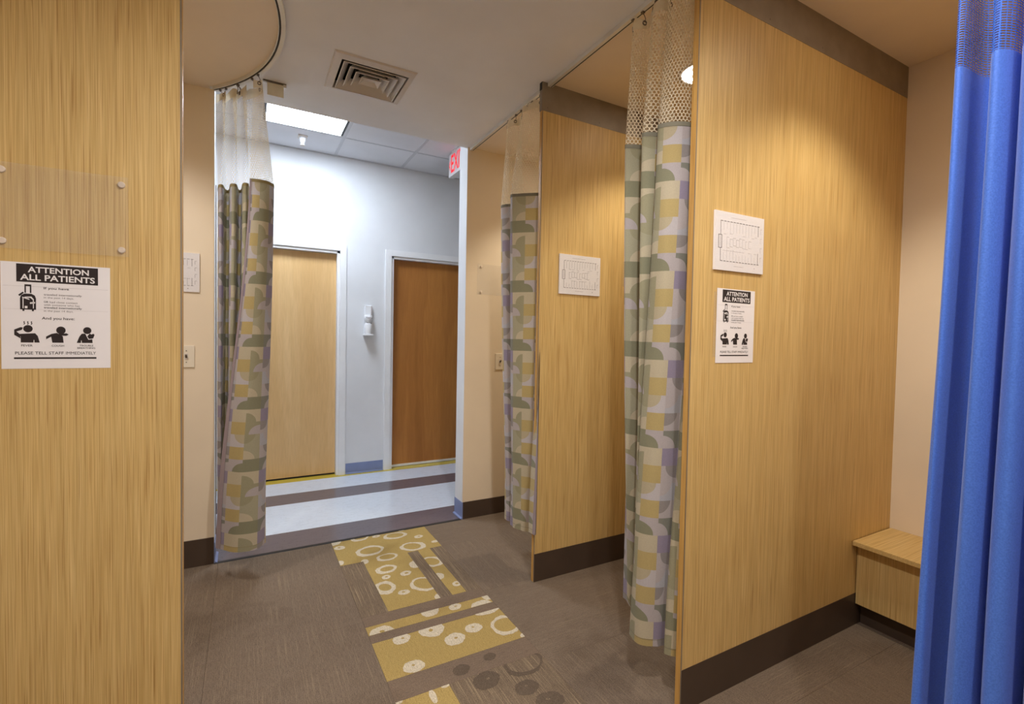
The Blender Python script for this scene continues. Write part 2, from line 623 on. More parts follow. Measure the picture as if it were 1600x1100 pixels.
def clip(poly, x0, x1, y0, y1):
    for ax, lim, sg in ((0, x0, 1), (0, x1, -1), (1, y0, 1), (1, y1, -1)):
        out = []
        for i in range(len(poly)):
            a, b = poly[i - 1], poly[i]
            da, db = (a[ax] - lim) * sg, (b[ax] - lim) * sg
            if (da >= 0) != (db >= 0):
                t = da / (da - db)
                out.append((a[0] + (b[0] - a[0]) * t, a[1] + (b[1] - a[1]) * t))
            if db >= 0:
                out.append(b)
        poly = out
        if len(poly) < 3:
            return []
    return poly


def carpet_piece(x0, x1, y0, y1, mat, rings=(), ring_mat='carpet_ring', top=0.0):
    g = 0.0004
    o = add('carpet_tile', box(x0 + g, x1 - g, y0 + g, y1 - g, -0.006, top), mat, fl)
    for (cx, cyy, ro, ri, el, ph) in rings:
        mb = MB()
        n = 28
        for k in range(n):
            quad = []
            for a, out in ((k, 0), (k, 1), (k + 1, 1), (k + 1, 0)):
                th = 2 * math.pi * a / n
                wob = 1 + 0.07 * math.sin(2 * th + ph) + 0.035 * math.sin(5 * th + 2 * ph) + 0.03 * math.sin(11 * th + ph)
                rr = ro * wob if out else ri * (1 + 0.10 * math.sin(2 * th + 1 + ph))
                ex = 0 if out else (ro - ri) * 0.22 * math.cos(ph)
                ey = 0 if out else (ro - ri) * 0.22 * math.sin(ph)
                quad.append((cx + ex + rr * math.cos(th), cyy + ey + rr * el * math.sin(th)))
            q = clip(quad, x0 + g, x1 - g, y0 + g, y1 - g)
            if len(q) > 2:
                mb.face([(x, y, top + 0.0008) for x, y in q])
        if mb.f:
            add('carpet_ring', mb, ring_mat, o)
    return o


XA, XE = TX0, TX0 + TS
cols = []
x = XA
while x > -1.9:
    x -= TS
    cols.append((max(x, -1.9), x + TS))
x = XE
while x < XB + T:
    cols.append((x, min(x + TS, XB + T)))
    x += TS
rows = [(TY0, Y3)]
y = TY0
while y > -1.3:
    rows.append((max(y - TS, -1.3), y))
    y -= TS
for i, (a, b) in enumerate(cols):
    for j, (c, d) in enumerate(rows):
        carpet_piece(a, b, c, d, 'carpet_y' if (a < 1.0 or (i + j) % 2) else 'carpet_x')
# the patterned run of tiles down the corridor: rings as (x, y, outer, inner, stretch, phase)
carpet_piece(XA, XE, TY0, Y3, 'carpet_yellow', [
    (0.646, 2.885, 0.080, 0.056, 0.88, 0.4), (0.839, 3.035, 0.072, 0.050, 0.72, 1.4), (0.894, 2.831, 0.075, 0.052, 0.85, 2.6),
    (0.969, 2.956, 0.027, 0.008, 0.9, 0.9), (0.493, 3.004, 0.030, 0.009, 0.95, 2.0), (0.629, 3.098, 0.056, 0.034, 0.85, 0.2),
    (0.728, 3.078, 0.024, 0.007, 0.8, 1.1), (0.47, 3.10, 0.05, 0.0, 1, 0), (1.04, 2.84, 0.025, 0.0, 0.7, 1), (0.716, 2.764, 0.058, 0.04, 0.7, 0.8),
    (0.466, 2.80, 0.018, 0, 1.6, 0), (0.90, 3.12, 0.03, 0, 1, 0), (0.59, 2.762, 0.02, 0, 1.2, 0)])
A0, A1 = 2.203, TY0
carpet_piece(XA, 0.582, A0, A1, 'carpet_lined')
carpet_piece(0.582, 0.839, A0, A1, 'carpet_yellow', [
    (0.675, 2.614, 0.058, 0.034, 0.85, 0.3), (0.62, 2.421, 0.050, 0.028, 1.45, 1.2), (0.815, 2.369, 0.072, 0.052, 1.1, 2.2),
    (0.758, 2.522, 0.030, 0.010, 0.9, 0.2), (0.694, 2.335, 0.028, 0.008, 0.9, 1.9), (0.653, 2.527, 0.022, 0.007, 1.1, 0.7),
    (0.842, 2.60, 0.040, 0.0, 1.2, 0.5), (0.59, 2.765, 0.024, 0, 1.6, 0), (0.716, 2.756, 0.058, 0.04, 0.8, 0.8), (0.835, 2.215, 0.022, 0.0, 1.4, 0)])
carpet_piece(0.839, 0.901, A0, A1, 'carpet_lined')
carpet_piece(0.901, 0.977, A0, A1, 'carpet_yellow', [
    (0.932, 2.587, 0.062, 0.042, 1.1, 2.4), (0.961, 2.295, 0.022, 0.008, 1.2, 0.5), (0.905, 2.41, 0.03, 0.0, 1.2, 0)])
carpet_piece(0.977, XE, A0, A1, 'carpet_lined')
carpet_piece(XA, XE, 2.122, A0, 'carpet_plain')
carpet_piece(XA, XE, 2.055, 2.122, 'carpet_yellow', [
    (0.515, 2.055, 0.050, 0.010, 1.0, 1.2), (0.754, 2.122, 0.044, 0.0, 1.1, 0.2), (0.872, 2.098, 0.030, 0.006, 0.9, 0.6),
    (0.992, 2.05, 0.052, 0.0, 0.9, 1.2), (1.052, 2.118, 0.03, 0.0, 1.3, 0)])
carpet_piece(XA, XE, 1.997, 2.055, 'carpet_plain')
carpet_piece(XA, XE, 1.748, 1.997, 'carpet_yellow', [
    (0.578, 1.973, 0.037, 0.006, 0.95, 0.4), (0.712, 1.985, 0.060, 0.010, 0.95, 4.4), (0.779, 1.870, 0.044, 0.007, 0.95, 0.6),
    (0.882, 1.905, 0.037, 0.006, 0.95, 1.6), (1.016, 1.861, 0.064, 0.048, 1.15, 0.4), (0.573, 1.784, 0.040, 0.006, 0.95, 1.6),
    (0.995, 2.005, 0.062, 0.0, 0.6, 1), (1.05, 1.755, 0.014, 0, 1.3, 0)])
carpet_piece(XA, XE, 1.632, 1.748, 'carpet_plain', [
    (0.729, 1.681, 0.034, 0.0, 0.9, 0.5), (0.86, 1.70, 0.026, 0.0, 0.9, 0.9)], 'carpet_dark_ring')
carpet_piece(XA, 0.659, 1.30, 1.632, 'carpet_yellow', [
    (0.586, 1.60, 0.012, 0.0, 3.0, 0.0), (0.645, 1.632, 0.018, 0, 0.7, 0), (0.47, 1.632, 0.016, 0, 0.8, 0), (0.57, 1.45, 0.06, 0.042, 1, 0.4)])
carpet_piece(0.659, XE, 1.30, 1.632, 'carpet_lined', [
    (0.791, 1.586, 0.052, 0.007, 0.9, 0.5), (0.907, 1.484, 0.044, 0.006, 0.9, 1.4), (0.947, 1.391, 0.05, 0.007, 0.9, 2.0),
    (0.962, 1.605, 0.080, 0.064, 0.9, 0.8)], 'carpet_dark_ring')
carpet_piece(XA, XE, 0.977, 1.30, 'carpet_plain')
for j, (c, d) in enumerate(rows):
    if d <= 0.98:
        carpet_piece(XA, XE, c, d, 'carpet_y')

# --- walls
wl = struct('wall_far_left', box(-1.9, XL, Y3, 3.245, 0, HCEIL), 'wall')
add('corner_guard', box(XL - 0.001, XL + 0.004, 3.225, 3.247, 0.12, 2.12), 'oak', wl)
add('jamb_face', box(XL - 0.002, XL + 0.0012, Y3 + 0.0005, 3.223, 0.11, HCEIL), 'hall_wall', wl)
wr = struct('wall_far_right', box(XF + 0.012, XB + T, Y3, 3.245, 0, HCEIL), 'wall')
add('jamb_face', box(XF + 0.0108, XF + 0.014, Y3 + 0.0005, 3.245, 0.10, HCEIL), 'hall_wall', wr)
struct('wall_right', box(XB, XB + T, -1.3, Y3, 0, CEIL), 'wall')
struct('wall_left', box(-2.0, -1.9, -1.3, 3.245, 0, CEIL), 'wall')
struct('wall_back', box(-1.9, XB, -1.4, -1.3, 0, CEIL), 'wall')
struct('wall_stall_end', box(XF, XB, Y0 - 0.022, Y0, 0, CEIL), 'wood')
hw = MB()
D1, D2, DW, DH = -0.176, 1.205, 0.915, 2.046   # door openings: left edge, width, height
for a, b in ((-2.6, D1), (D1 + DW, D2), (D2 + DW, 4.2)):
    hw.box(a, b, YH, YH + 0.12, 0, HCEIL)
for a in (D1, D2):
    hw.box(a, a + DW, YH, YH + 0.12, DH, HCEIL)
struct('wall_hall', hw, 'hall_wall')
struct('wall_hall_left', box(-2.7, -2.6, 3.245, 4.72, 0, HCEIL), 'hall_wall')
struct('wall_hall_right', box(4.2, 4.3, 3.245, 4.72, 0, HCEIL), 'hall_wall')
struct('wall_hall_near', MB().box(-2.6, -1.9, 3.145, 3.245, 0, HCEIL).box(XB + T, 4.2, 3.145, 3.245, 0, HCEIL), 'hall_wall')

# --- baseboards
BH = 0.149
struct('baseboard_far_left', box(-1.9, XL - 0.0005, Y3 - 0.006, Y3, 0, BH), 'base')
struct('baseboard_far_right', box(XF + 0.013, XB, Y3 - 0.006, Y3, 0, BH - 0.03), 'base')
b1 = struct('baseboard_jamb_right', MB().prism([(XF - 0.004, 0), (XF - 0.004, 0.006), (XF + 0.008, 0.012), (XF + 0.008, 0.118), (XF + 0.012, 0.118), (XF + 0.012, 0)], Y3 - 0.008, 3.25, 'Y'), 'base_blue')
b2 = struct('baseboard_jamb_left', MB().prism([(XL + 0.016, 0), (XL + 0.016, 0.006), (XL + 0.004, 0.012), (XL + 0.004, 0.118), (XL, 0.118), (XL, 0)], Y3 - 0.006, 3.25, 'Y'), 'base_blue')
struct('baseboard_right', box(XB - 0.006, XB, Y1 + 0.03, Y3, 0, BH), 'base')
for i, (a, b) in enumerate(((-2.6, D1 - 0.062), (D1 + DW + 0.062, D2 - 0.062), (D2 + DW + 0.062, 4.2))):
    struct('baseboard_hall_%d' % (i + 1), MB().prism([(YH, 0), (YH - 0.014, 0), (YH - 0.014, 0.004), (YH - 0.005, 0.012), (YH - 0.005, 0.098), (YH, 0.098)], a, b, 'X'), 'base_blue')

# --- ceilings
VX0, VX1, VY0, VY1 = 0.392, 0.716, 2.428, 2.728     # neck of the air diffuser
arc = []
a0 = math.asin((YL - ARC_C[1]) / ARC_R)
a1 = math.asin((3.075 - ARC_C[1]) / ARC_R)
for k in range(33):
    a = a0 + (a1 - a0) * k / 32
    arc.append((ARC_C[0] + ARC_R * math.cos(a), ARC_C[1] + ARC_R * math.sin(a)))
YE = 3.13
ce = MB()
ce.box(-1.9, TRX, -1.3, YL, CEIL, CEIL + 0.05)
ce.box(0.2, VX0, YL, YE, CEIL, CEIL + 0.05)
ce.box(VX1, TRX, YL, YE, CEIL, CEIL + 0.05)
ce.box(VX0, VX1, YL, VY0, CEIL, CEIL + 0.05)
ce.box(VX0, VX1, VY1, YE, CEIL, CEIL + 0.05)
for k in range(32):
    (xa, ya), (xb, yb) = arc[k], arc[k + 1]
    ce.prism([(xa, ya), (0.2, ya), (0.2, yb), (xb, yb)], CEIL, CEIL + 0.05)
ce.prism([arc[-1], (0.2, arc[-1][1]), (0.2, YE), (XL - 0.02, YE), (XL - 0.02, arc[-1][1])], CEIL, CEIL + 0.05)
ce.box(XL, XF + 0.012, YE - 0.1, YE, CEIL + 0.05, HCEIL)
struct('ceiling', ce, 'ceiling')
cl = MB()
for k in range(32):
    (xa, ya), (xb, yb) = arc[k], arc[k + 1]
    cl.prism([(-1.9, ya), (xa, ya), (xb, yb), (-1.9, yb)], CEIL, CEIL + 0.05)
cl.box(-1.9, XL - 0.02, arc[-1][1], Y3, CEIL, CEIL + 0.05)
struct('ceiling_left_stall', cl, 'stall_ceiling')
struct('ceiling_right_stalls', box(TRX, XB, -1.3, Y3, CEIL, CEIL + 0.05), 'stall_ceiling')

# hall ceiling: a grid of lay-in tiles
hc = struct('ceiling_hall', box(-2.6, 4.2, 3.03, 4.72, HCEIL + 0.03, HCEIL + 0.07), 'tile')
gx = [0.09 + 0.6 * k for k in range(-4, 7)]
xs = [-2.6] + [g for g in gx if -2.5 < g < 4.1] + [4.2]
ys = [YE, 3.55, 4.15, YH]
for i in range(len(xs) - 1):
    for j in range(3):
        if abs(xs[i] - 0.09) < 0.01 and j == 1:
            continue
        add('ceiling_tile', box(xs[i] + 0.008, xs[i + 1] - 0.008, ys[j] + 0.008, ys[j + 1] - 0.008, HCEIL + 0.001, HCEIL + 0.03), 'tile', hc)
for x in xs[1:-1]:
    add('grid_bar', box(x - 0.012, x + 0.012, YE, YH, HCEIL - 0.003, HCEIL + 0.004), 'tbar', hc)
for y in ys[1:3]:
    add('grid_bar', box(-2.6, 4.2, y - 0.006, y + 0.006, HCEIL - 0.001, HCEIL + 0.004), 'tbar', hc)
add('wall_angle', box(-2.6, 4.2, YH - 0.012, YH, HCEIL - 0.003, HCEIL + 0.003), 'tbar', hc)

# --- doors in the hall
for i, (d, mt) in enumerate(((D1, 'door_light'), (D2, 'door_dark'))):
    fr = struct('door_%d' % (i + 1), box(d + 0.004, d + DW - 0.004, YH + 0.058, YH + 0.102, 0.012 if i == 0 else 0.022, DH - 0.026), mt)
    fw = 0.055
    f = MB()
    for a, b in ((d - fw, d + 0.001), (d + DW - 0.001, d + DW + fw)):
        f.box(a, b, YH - 0.014, YH + 0.001, 0, DH + fw)
    f.box(d, d + DW, YH - 0.014, YH + 0.001, DH, DH + fw)
    f.box(d - 0.001, d + 0.024, YH - 0.001, YH + 0.057, 0, DH)
    f.box(d + DW - 0.024, d + DW + 0.001, YH - 0.001, YH + 0.057, 0, DH)
    f.box(d, d + DW, YH - 0.001, YH + 0.057, DH - 0.024, DH + 0.001)
    o = add('door_frame', f, 'frame', fr)
    if i == 1:
        add('door_sweep', box(d + 0.026, d + DW - 0.026, YH + 0.048, YH + 0.060, 0.004, 0.024), 'frame', fr)
        add('door_handle', MB().lathe([(0.03, 0), (0.03, -0.012), (0.012, -0.014), (0.012, -0.045), (0.026, -0.05), (0.026, -0.07)], (d + DW - 0.09, YH + 0.058, 1.0), 'Y', 16), 'steel', fr, True)
    else:
        add('door_handle', MB().lathe([(0.03, 0), (0.03, -0.012), (0.012, -0.014), (0.012, -0.045), (0.026, -0.05), (0.026, -0.07)], (d + 0.09, YH + 0.058, 1.0), 'Y', 16), 'steel', fr, True)
    add('threshold', box(d, d + DW, YH + 0.05, YH + 0.11, 0.0, 0.004), 'black' if i == 0 else 'vinyl_dark', fr)


# ================================================================== DIVIDERS
def divider(x0, x1, y, label, front='x0'):
    """Laminate divider between two stalls: panel, metal top rail, rubber base, edge band."""
    t = 0.022
    r = empty('stall_divider', ((x0 + x1) / 2, y + t / 2, 0), label, 'divider', None)
    r['kind'] = 'thing'
    add('panel', box(x0 + (0.002 if front == 'x0' else 0), x1 - (0.002 if front == 'x1' else 0), y, y + t, 0.0, 2.455), 'wood', r)
    add('top_rail', box(x0 - (0.004 if front == 'x0' else 0), x1 + (0.004 if front == 'x1' else 0), y - 0.001, y + t + 0.001, 2.455, CEIL), 'rail', r)
    xe = x0 if front == 'x0' else x1
    add('edge_band', box(xe - 0.001, xe + 0.002, y + 0.001, y + t - 0.001, 0.006, 2.455) if front == 'x0' else
        box(xe - 0.002, xe + 0.001, y + 0.001, y + t - 0.001, 0.006, 2.455), 'wood_edge', r)
    add('edge_channel', box(xe + (0.0 if front == 'x0' else -0.004), xe + (0.004 if front == 'x0' else 0.0), y - 0.0011, y, 0.0, 2.455), 'rail', r)
    add('rail_end_cap', box(xe - 0.0055, xe - 0.0035, y, y + t, 2.56, CEIL - 0.001) if front == 'x0' else
        box(xe + 0.0035, xe + 0.0055, y, y + t, 2.56, CEIL - 0.001), 'black', r)
    add('baseboard', box(x0 + 0.003, x1 - 0.003, y - 0.0012, y, 0, BH), 'base', r)
    add('baseboard', box(x0 + 0.003, x1 - 0.003, y + t, y + t + 0.0012, 0, BH), 'base', r)
    rng = [x0 + 0.03 + (x1 - x0 - 0.06) * k / 4 for k in range(5)]
    for xx in rng:
        add('rail_screw', MB().lathe([(0.0035, 0.001), (0.003, -0.0005)], (xx, y - 0.001, 2.475), 'Y', 8), 'steel', r)
    return r


divider(XF - 0.013, XB, Y1, 'straw laminate divider carrying the attention notice, next to the bench')
divider(XF, XB, Y2, 'straw laminate divider with one pinned floor plan between two patterned curtains')
divider(-1.9, XL - 0.002, YL, 'straw laminate divider with an empty clear sheet above the attention notice', 'x1')

# ================================================================== BENCH
bn = empty('stall_bench', (2.57, (Y0 + Y1) / 2, 0), 'straw laminate bench on a dark toe kick behind the blue curtain', 'bench')
add('bench_top', box(2.397, XB, Y0, Y1 - 0.004, 0.379, 0.399), 'wood_x', bn, bevel=0.0012)
add('front_panel', box(2.441, 2.459, Y0, Y1 - 0.004, 0.102, 0.379), 'wood', bn)
add('toe_kick', box(2.489, 2.50, Y0, Y1 - 0.004, 0.0, 0.37), 'base', bn)
add('support_rail', box(2.46, XB, Y1 - 0.03, Y1 - 0.004, 0.11, 0.379), 'wood', bn)


# ================================================================== CURTAINS
def catmull(pts, per=7):
    out = []
    n = len(pts)
    for i in range(n - 1):
        p0, p1, p2, p3 = pts[max(i - 1, 0)], pts[i], pts[i + 1], pts[min(i + 2, n - 1)]
        for k in range(per):
            t = k / per
            out.append(tuple(0.5 * (2 * b + (c - a) * t + (2 * a - 5 * b + 4 * c - d) * t * t + (3 * b - a - 3 * c + d) * t ** 3)
                             for a, b, c, d in zip(p0, p1, p2, p3)))
    out.append(pts[-1])
    return out


def curtain(label, top, bot, z_top, z_cloth, z_bot, mats, hooks, group=None, u0=0.0, hem=True, track_z=CEIL - 0.022, wob=0.004):
    """A hanging curtain: cloth, netting above it, header tape with eyelets and hooks. top and bot are plan outlines."""
    T2, B2 = catmull(top), catmull([(p + (0.0,))[:3] for p in bot])
    n = len(T2)
    u = [u0]
    for i in range(1, n):
        d1 = math.hypot(T2[i][0] - T2[i - 1][0], T2[i][1] - T2[i - 1][1])
        d2 = math.hypot(B2[i][0] - B2[i - 1][0], B2[i][1] - B2[i - 1][1])
        u.append(u[-1] + 0.5 * (d1 + d2))
    cxm = sum(p[0] for p in T2) / n
    cym = sum(p[1] for p in T2) / n
    r = empty('privacy_curtain', (cxm, cym, z_bot), label, 'curtain', group)

    def plan(i, z):
        s = max(0.0, min(1.0, (z_cloth - z) / (z_cloth - z_bot)))
        s = s * s * (3 - 2 * s) * 0.6 + s * 0.4
        x = T2[i][0] * (1 - s) + B2[i][0] * s
        y = T2[i][1] * (1 - s) + B2[i][1] * s
        if z > z_cloth:
            k = 0.65 * (z - z_cloth) / (z_top - z_cloth)
            hx, hy = hookpos(x, y)
            x, y = x + (hx - x) * k, y + (hy - y) * k
        a = wob * math.sin(3.1 * z + i * 0.55) * s
        return x + a, y - a * 0.6

    def sheet(zs, off=0.0):
        mb = MB()
        mb.uv = []
        for z in zs:
            for i in range(n):
                x, y = plan(i, z)
                if off:
                    xa, ya = plan(max(i - 1, 0), z)
                    xb, yb = plan(min(i + 1, n - 1), z)
                    dx, dy = xb - xa, yb - ya
                    L = math.hypot(dx, dy) or 1
                    x, y = x + dy / L * off, y - dx / L * off
                zz = z
                if z >= z_top - 1e-6:
                    zz = z - 0.014 * abs(math.sin(i / n * math.pi * hooks))
                if z < z_cloth:
                    zz = z + B2[i][2] * ((z_cloth - z) / (z_cloth - z_bot)) ** 3
                mb.v.append((x, y, zz))
                mb.uv.append((u[i], z))
        for j in range(len(zs) - 1):
            for i in range(n - 1):
                a = j * n + i
                mb.f.append((a, a + n, a + n + 1, a + 1))
        return mb
    K = 26
    cz = [z_cloth + (z_bot - z_cloth) * k / K for k in range(K + 1)]
    c = add('cloth', sheet(cz), mats[0], r, True)
    if hem:
        for off in (0.0012, -0.0012):
            add('top_hem', sheet([z_cloth + 0.004, z_cloth - 0.012], off), mats[3], c, True)
        for off in (0.0010, -0.0010):
            add('bottom_hem', sheet([z_bot + 0.026, z_bot + 0.0245], off), mats[3], c, True)
    if hem:
        sh = MB()
        sh.uv = []
        for z in cz:
            for i in (n - 3, n - 2, n - 1):
                x, y = plan(i, z)
                xa, ya = plan(i - 1, z)
                L = math.hypot(x - xa, y - ya) or 1
                zz = z + B2[i][2] * ((z_cloth - z) / (z_cloth - z_bot)) ** 3
                sh.v.append((x + (y - ya) / L * 0.0016, y - (x - xa) / L * 0.0016, zz))
                sh.uv.append((u[i], z))
        for j in range(len(cz) - 1):
            for i in range(2):
                q = j * 3 + i
                sh.f.append((q, q + 3, q + 4, q + 1))
        add('side_hem', sh, 'side_hem', c, True)
        s2 = MB()
        s2.uv = sh.uv
        s2.f = list(sh.f)
        for (x, y, z), i in zip(sh.v, [n - 3, n - 2, n - 1] * len(cz)):
            px, py = plan(i, z)
            s2.v.append((2 * px - x, 2 * py - y, z))
        add('side_hem', s2, 'side_hem', c, True)
    zn = z_top - 0.045
    add('net_panel', sheet([zn + (z_cloth - zn) * k / 6 for k in range(7)]), mats[1], r, True)
    hb = add('header_tape', sheet([z_top, z_top - 0.02, zn - 0.003]), mats[2], r, True)
    for k in range(hooks):
        i = int(round((k + 0.5) / hooks * (n - 1)))
        x, y = plan(i, z_top)
        xa, ya = plan(max(i - 1, 0), z_top)
        xb, yb = plan(min(i + 1, n - 1), z_top)
        t = Vector((xb - xa, yb - ya, 0)).normalized()
        c0 = Vector((x, y, z_top - 0.026))
        e = MB().tube([c0 + t * (0.0075 * math.cos(a)) + Vector((0, 0, 0.0075 * math.sin(a))) for a in [2 * math.pi * q / 12 for q in range(12)]], 0.0026, 6, True)
        add('eyelet', e, 'steel', hb, True)
        tx, ty = hookpos(x, y)
        h = MB().tube([(x, y, z_top - 0.024), (x + 0.004, y, z_top - 0.008), (x * 0.5 + tx * 0.5, y * 0.5 + ty * 0.5, (z_top + track_z) / 2), (tx, ty, track_z - 0.008), (tx, ty, track_z + 0.008)], 0.0016, 5)
        h.box(tx - 0.006, tx + 0.006, ty - 0.006, ty + 0.006, track_z - 0.004, track_z + 0.006)
        add('hook', h, 'steel', r)
    return r


def hookpos(x, y):
    if x > 1.0:
        return TRX, y
    d = Vector((x - ARC_C[0], y - ARC_C[1])).normalized() * ARC_R
    return ARC_C[0] + d.x, ARC_C[1] + d.y


ZT, ZC = 2.566, 2.06
PM = ('print', 'net', 'header', 'hem')
# over the middle stall
curtain('patterned curtain of wide folds hanging in front of the divider with the attention notice',
        [(1.43, 1.535), (1.37, 1.515), (1.32, 1.49), (1.365, 1.463), (1.425, 1.45), (1.37, 1.405), (1.30, 1.377), (1.335, 1.346), (1.425, 1.335), (1.36, 1.318), (1.30, 1.297),
         (1.322, 1.250), (1.372, 1.222), (1.43, 1.222), (1.42, 1.185), (1.39, 1.175), (1.43, 1.165)],
        [(1.43, 1.50, 0.05), (1.385, 1.50, 0.05), (1.365, 1.47, 0.05), (1.39, 1.44, 0.02), (1.42, 1.42), (1.36, 1.395), (1.32, 1.375), (1.335, 1.365), (1.36, 1.36), (1.31, 1.365), (1.272, 1.345),
         (1.275, 1.285), (1.318, 1.252), (1.350, 1.240), (1.318, 1.212), (1.335, 1.180), (1.40, 1.166)],
        ZT, ZC, 0.165, PM, 7, 'patterned curtains', u0=0.03)
# over the far stall
curtain('patterned curtain hanging beside the pale wall switch, flaring around a divider end',
        [(1.40, 2.60), (1.345, 2.575), (1.31, 2.54), (1.335, 2.485), (1.40, 2.47), (1.40, 2.44), (1.32, 2.38), (1.255, 2.325), (1.29, 2.275), (1.335, 2.235), (1.375, 2.205), (1.42, 2.185), (1.40, 2.17), (1.37, 2.165)],
        [(1.40, 2.55), (1.37, 2.53), (1.355, 2.505), (1.375, 2.46), (1.40, 2.45), (1.38, 2.44), (1.35, 2.425), (1.342, 2.40), (1.35, 2.345), (1.365, 2.31), (1.395, 2.262), (1.40, 2.21), (1.315, 2.165, 0.06), (1.298, 2.075, 0.075)],
        ZT, ZC, 0.20, PM, 6, 'patterned curtains', u0=0.066 + 0.10)
# the round stall
curtain('patterned curtain on the curved ceiling track beside the maple door',
        [(-0.140, 3.085), (-0.131, 2.995), (-0.113, 2.985), (-0.102, 3.07), (-0.086, 3.065), (-0.076, 2.945), (-0.050, 2.935), (-0.041, 3.03), (-0.027, 3.02), (-0.019, 2.895), (0.004, 2.885), (0.016, 2.985), (0.055, 2.97), (0.108, 2.90), (0.124, 2.845), (0.095, 2.79), (0.05, 2.775), (0.012, 2.785)],
        [(-0.140, 3.085), (-0.133, 3.01), (-0.118, 3.0), (-0.110, 3.07), (-0.098, 3.065), (-0.090, 2.985), (-0.070, 2.975), (-0.060, 3.04), (-0.045, 3.03), (-0.036, 2.96), (-0.012, 2.95), (0.0, 3.0), (0.03, 2.98), (0.075, 2.90), (0.088, 2.85), (0.035, 2.79), (-0.05, 2.80), (-0.138, 2.90)],
        ZT, ZC, 0.165, ('print', 'net', 'header', 'hem_gold'), 7, 'patterned curtains', u0=0.0)
# the blue one of the stall with the bench
curtain('plain royal blue curtain with slotted blue netting in front of the bench',
        [(1.37, 0.476), (1.340, 0.470), (1.345, 0.457), (1.43, 0.452), (1.455, 0.432), (1.42, 0.424), (1.345, 0.414), (1.325, 0.398), (1.36, 0.382), (1.43, 0.378), (1.36, 0.372), (1.325, 0.352), (1.35, 0.336), (1.45, 0.33),
         (1.37, 0.318), (1.325, 0.298), (1.36, 0.275), (1.44, 0.262), (1.36, 0.25), (1.33, 0.225), (1.38, 0.205), (1.40, 0.18)],
        [(1.37, 0.506), (1.338, 0.499), (1.345, 0.486), (1.43, 0.477), (1.46, 0.458), (1.42, 0.450), (1.335, 0.442), (1.315, 0.420), (1.35, 0.399), (1.42, 0.394), (1.35, 0.388), (1.315, 0.365), (1.35, 0.345), (1.45, 0.342),
         (1.37, 0.328), (1.325, 0.304), (1.36, 0.28), (1.44, 0.265), (1.36, 0.25), (1.33, 0.225), (1.38, 0.205), (1.40, 0.18)],
        ZT, 1.885, 0.20, ('blue', 'blue_net', 'header', 'blue'), 9, None, hem=False, wob=0.003)


# --- curtain tracks
def track(pts, label, group=None):
    """Slim aluminium channel fixed under the ceiling, following pts."""
    r = empty('curtain_track', (pts[0][0], pts[0][1], CEIL - 0.022), label, 'curtain track', group)
    P = [Vector((p[0], p[1], 0)) for p in pts]
    for nm, o0, o1, z0, z1, mt in (('channel', -0.014, 0.014, CEIL - 0.006, CEIL, 'track'), ('channel_lip', -0.014, -0.011, CEIL - 0.018, CEIL - 0.006, 'track'),
                                   ('channel_lip', -0.003, 0.014, CEIL - 0.020, CEIL - 0.006, 'track'), ('channel_slot', -0.011, -0.003, CEIL - 0.0175, CEIL - 0.006, 'slot')):
        mb = MB()
        n = len(P)
        for i, p in enumerate(P):
            d = (P[min(i + 1, n - 1)] - P[max(i - 1, 0)]).normalized()
            s = Vector((d.y, -d.x, 0))
            for o, z in ((o0, z0), (o1, z0), (o1, z1), (o0, z1)):
                q = p + s * o
                mb.v.append((q.x, q.y, z))
        for i in range(n - 1):
            for k in range(4):
                mb.f.append((i * 4 + k, i * 4 + (k + 1) % 4, i * 4 + 4 + (k + 1) % 4, i * 4 + 4 + k))
        mb.f += [(0, 1, 2, 3), tuple((n - 1) * 4 + k for k in (3, 2, 1, 0))]
        add(nm, mb, mt, r)
    return r


track([(TRX, Y3 - 0.002), (TRX, Y2 + 0.027)], 'straight white ceiling track between the pale wall and a divider', 'curtain tracks')
track([(TRX, Y2 - 0.005), (TRX, Y1 + 0.027)], 'straight white ceiling track spanning between two straw laminate dividers', 'curtain tracks')
track([(TRX, Y1 - 0.005), (TRX, Y0 + 0.001)], 'straight white ceiling track above the blue curtain', 'curtain tracks')
track(arc[1:], 'curved white ceiling track around the round stall', 'curtain tracks')

# ================================================================== CEILING FITTINGS
v = empty('air_diffuser', (0.55, 2.56, CEIL - 0.012), 'white square air diffuser with nested louvres in the ceiling', 'air vent')
fl_o, fl_i = (0.353, 0.746, 2.379, 2.750), (VX0, VX1, VY0, VY1)


def rect_ring(mb, a, za, b, zb):
    A = [(a[0], a[2], za), (a[1], a[2], za), (a[1], a[3], za), (a[0], a[3], za)]
    B = [(b[0], b[2], zb), (b[1], b[2], zb), (b[1], b[3], zb), (b[0], b[3], zb)]
    for k in range(4):
        mb.face([A[k], A[(k + 1) % 4], B[(k + 1) % 4], B[k]])


def inset(r, d):
    return (r[0] + d, r[1] - d, r[2] + d, r[3] - d)


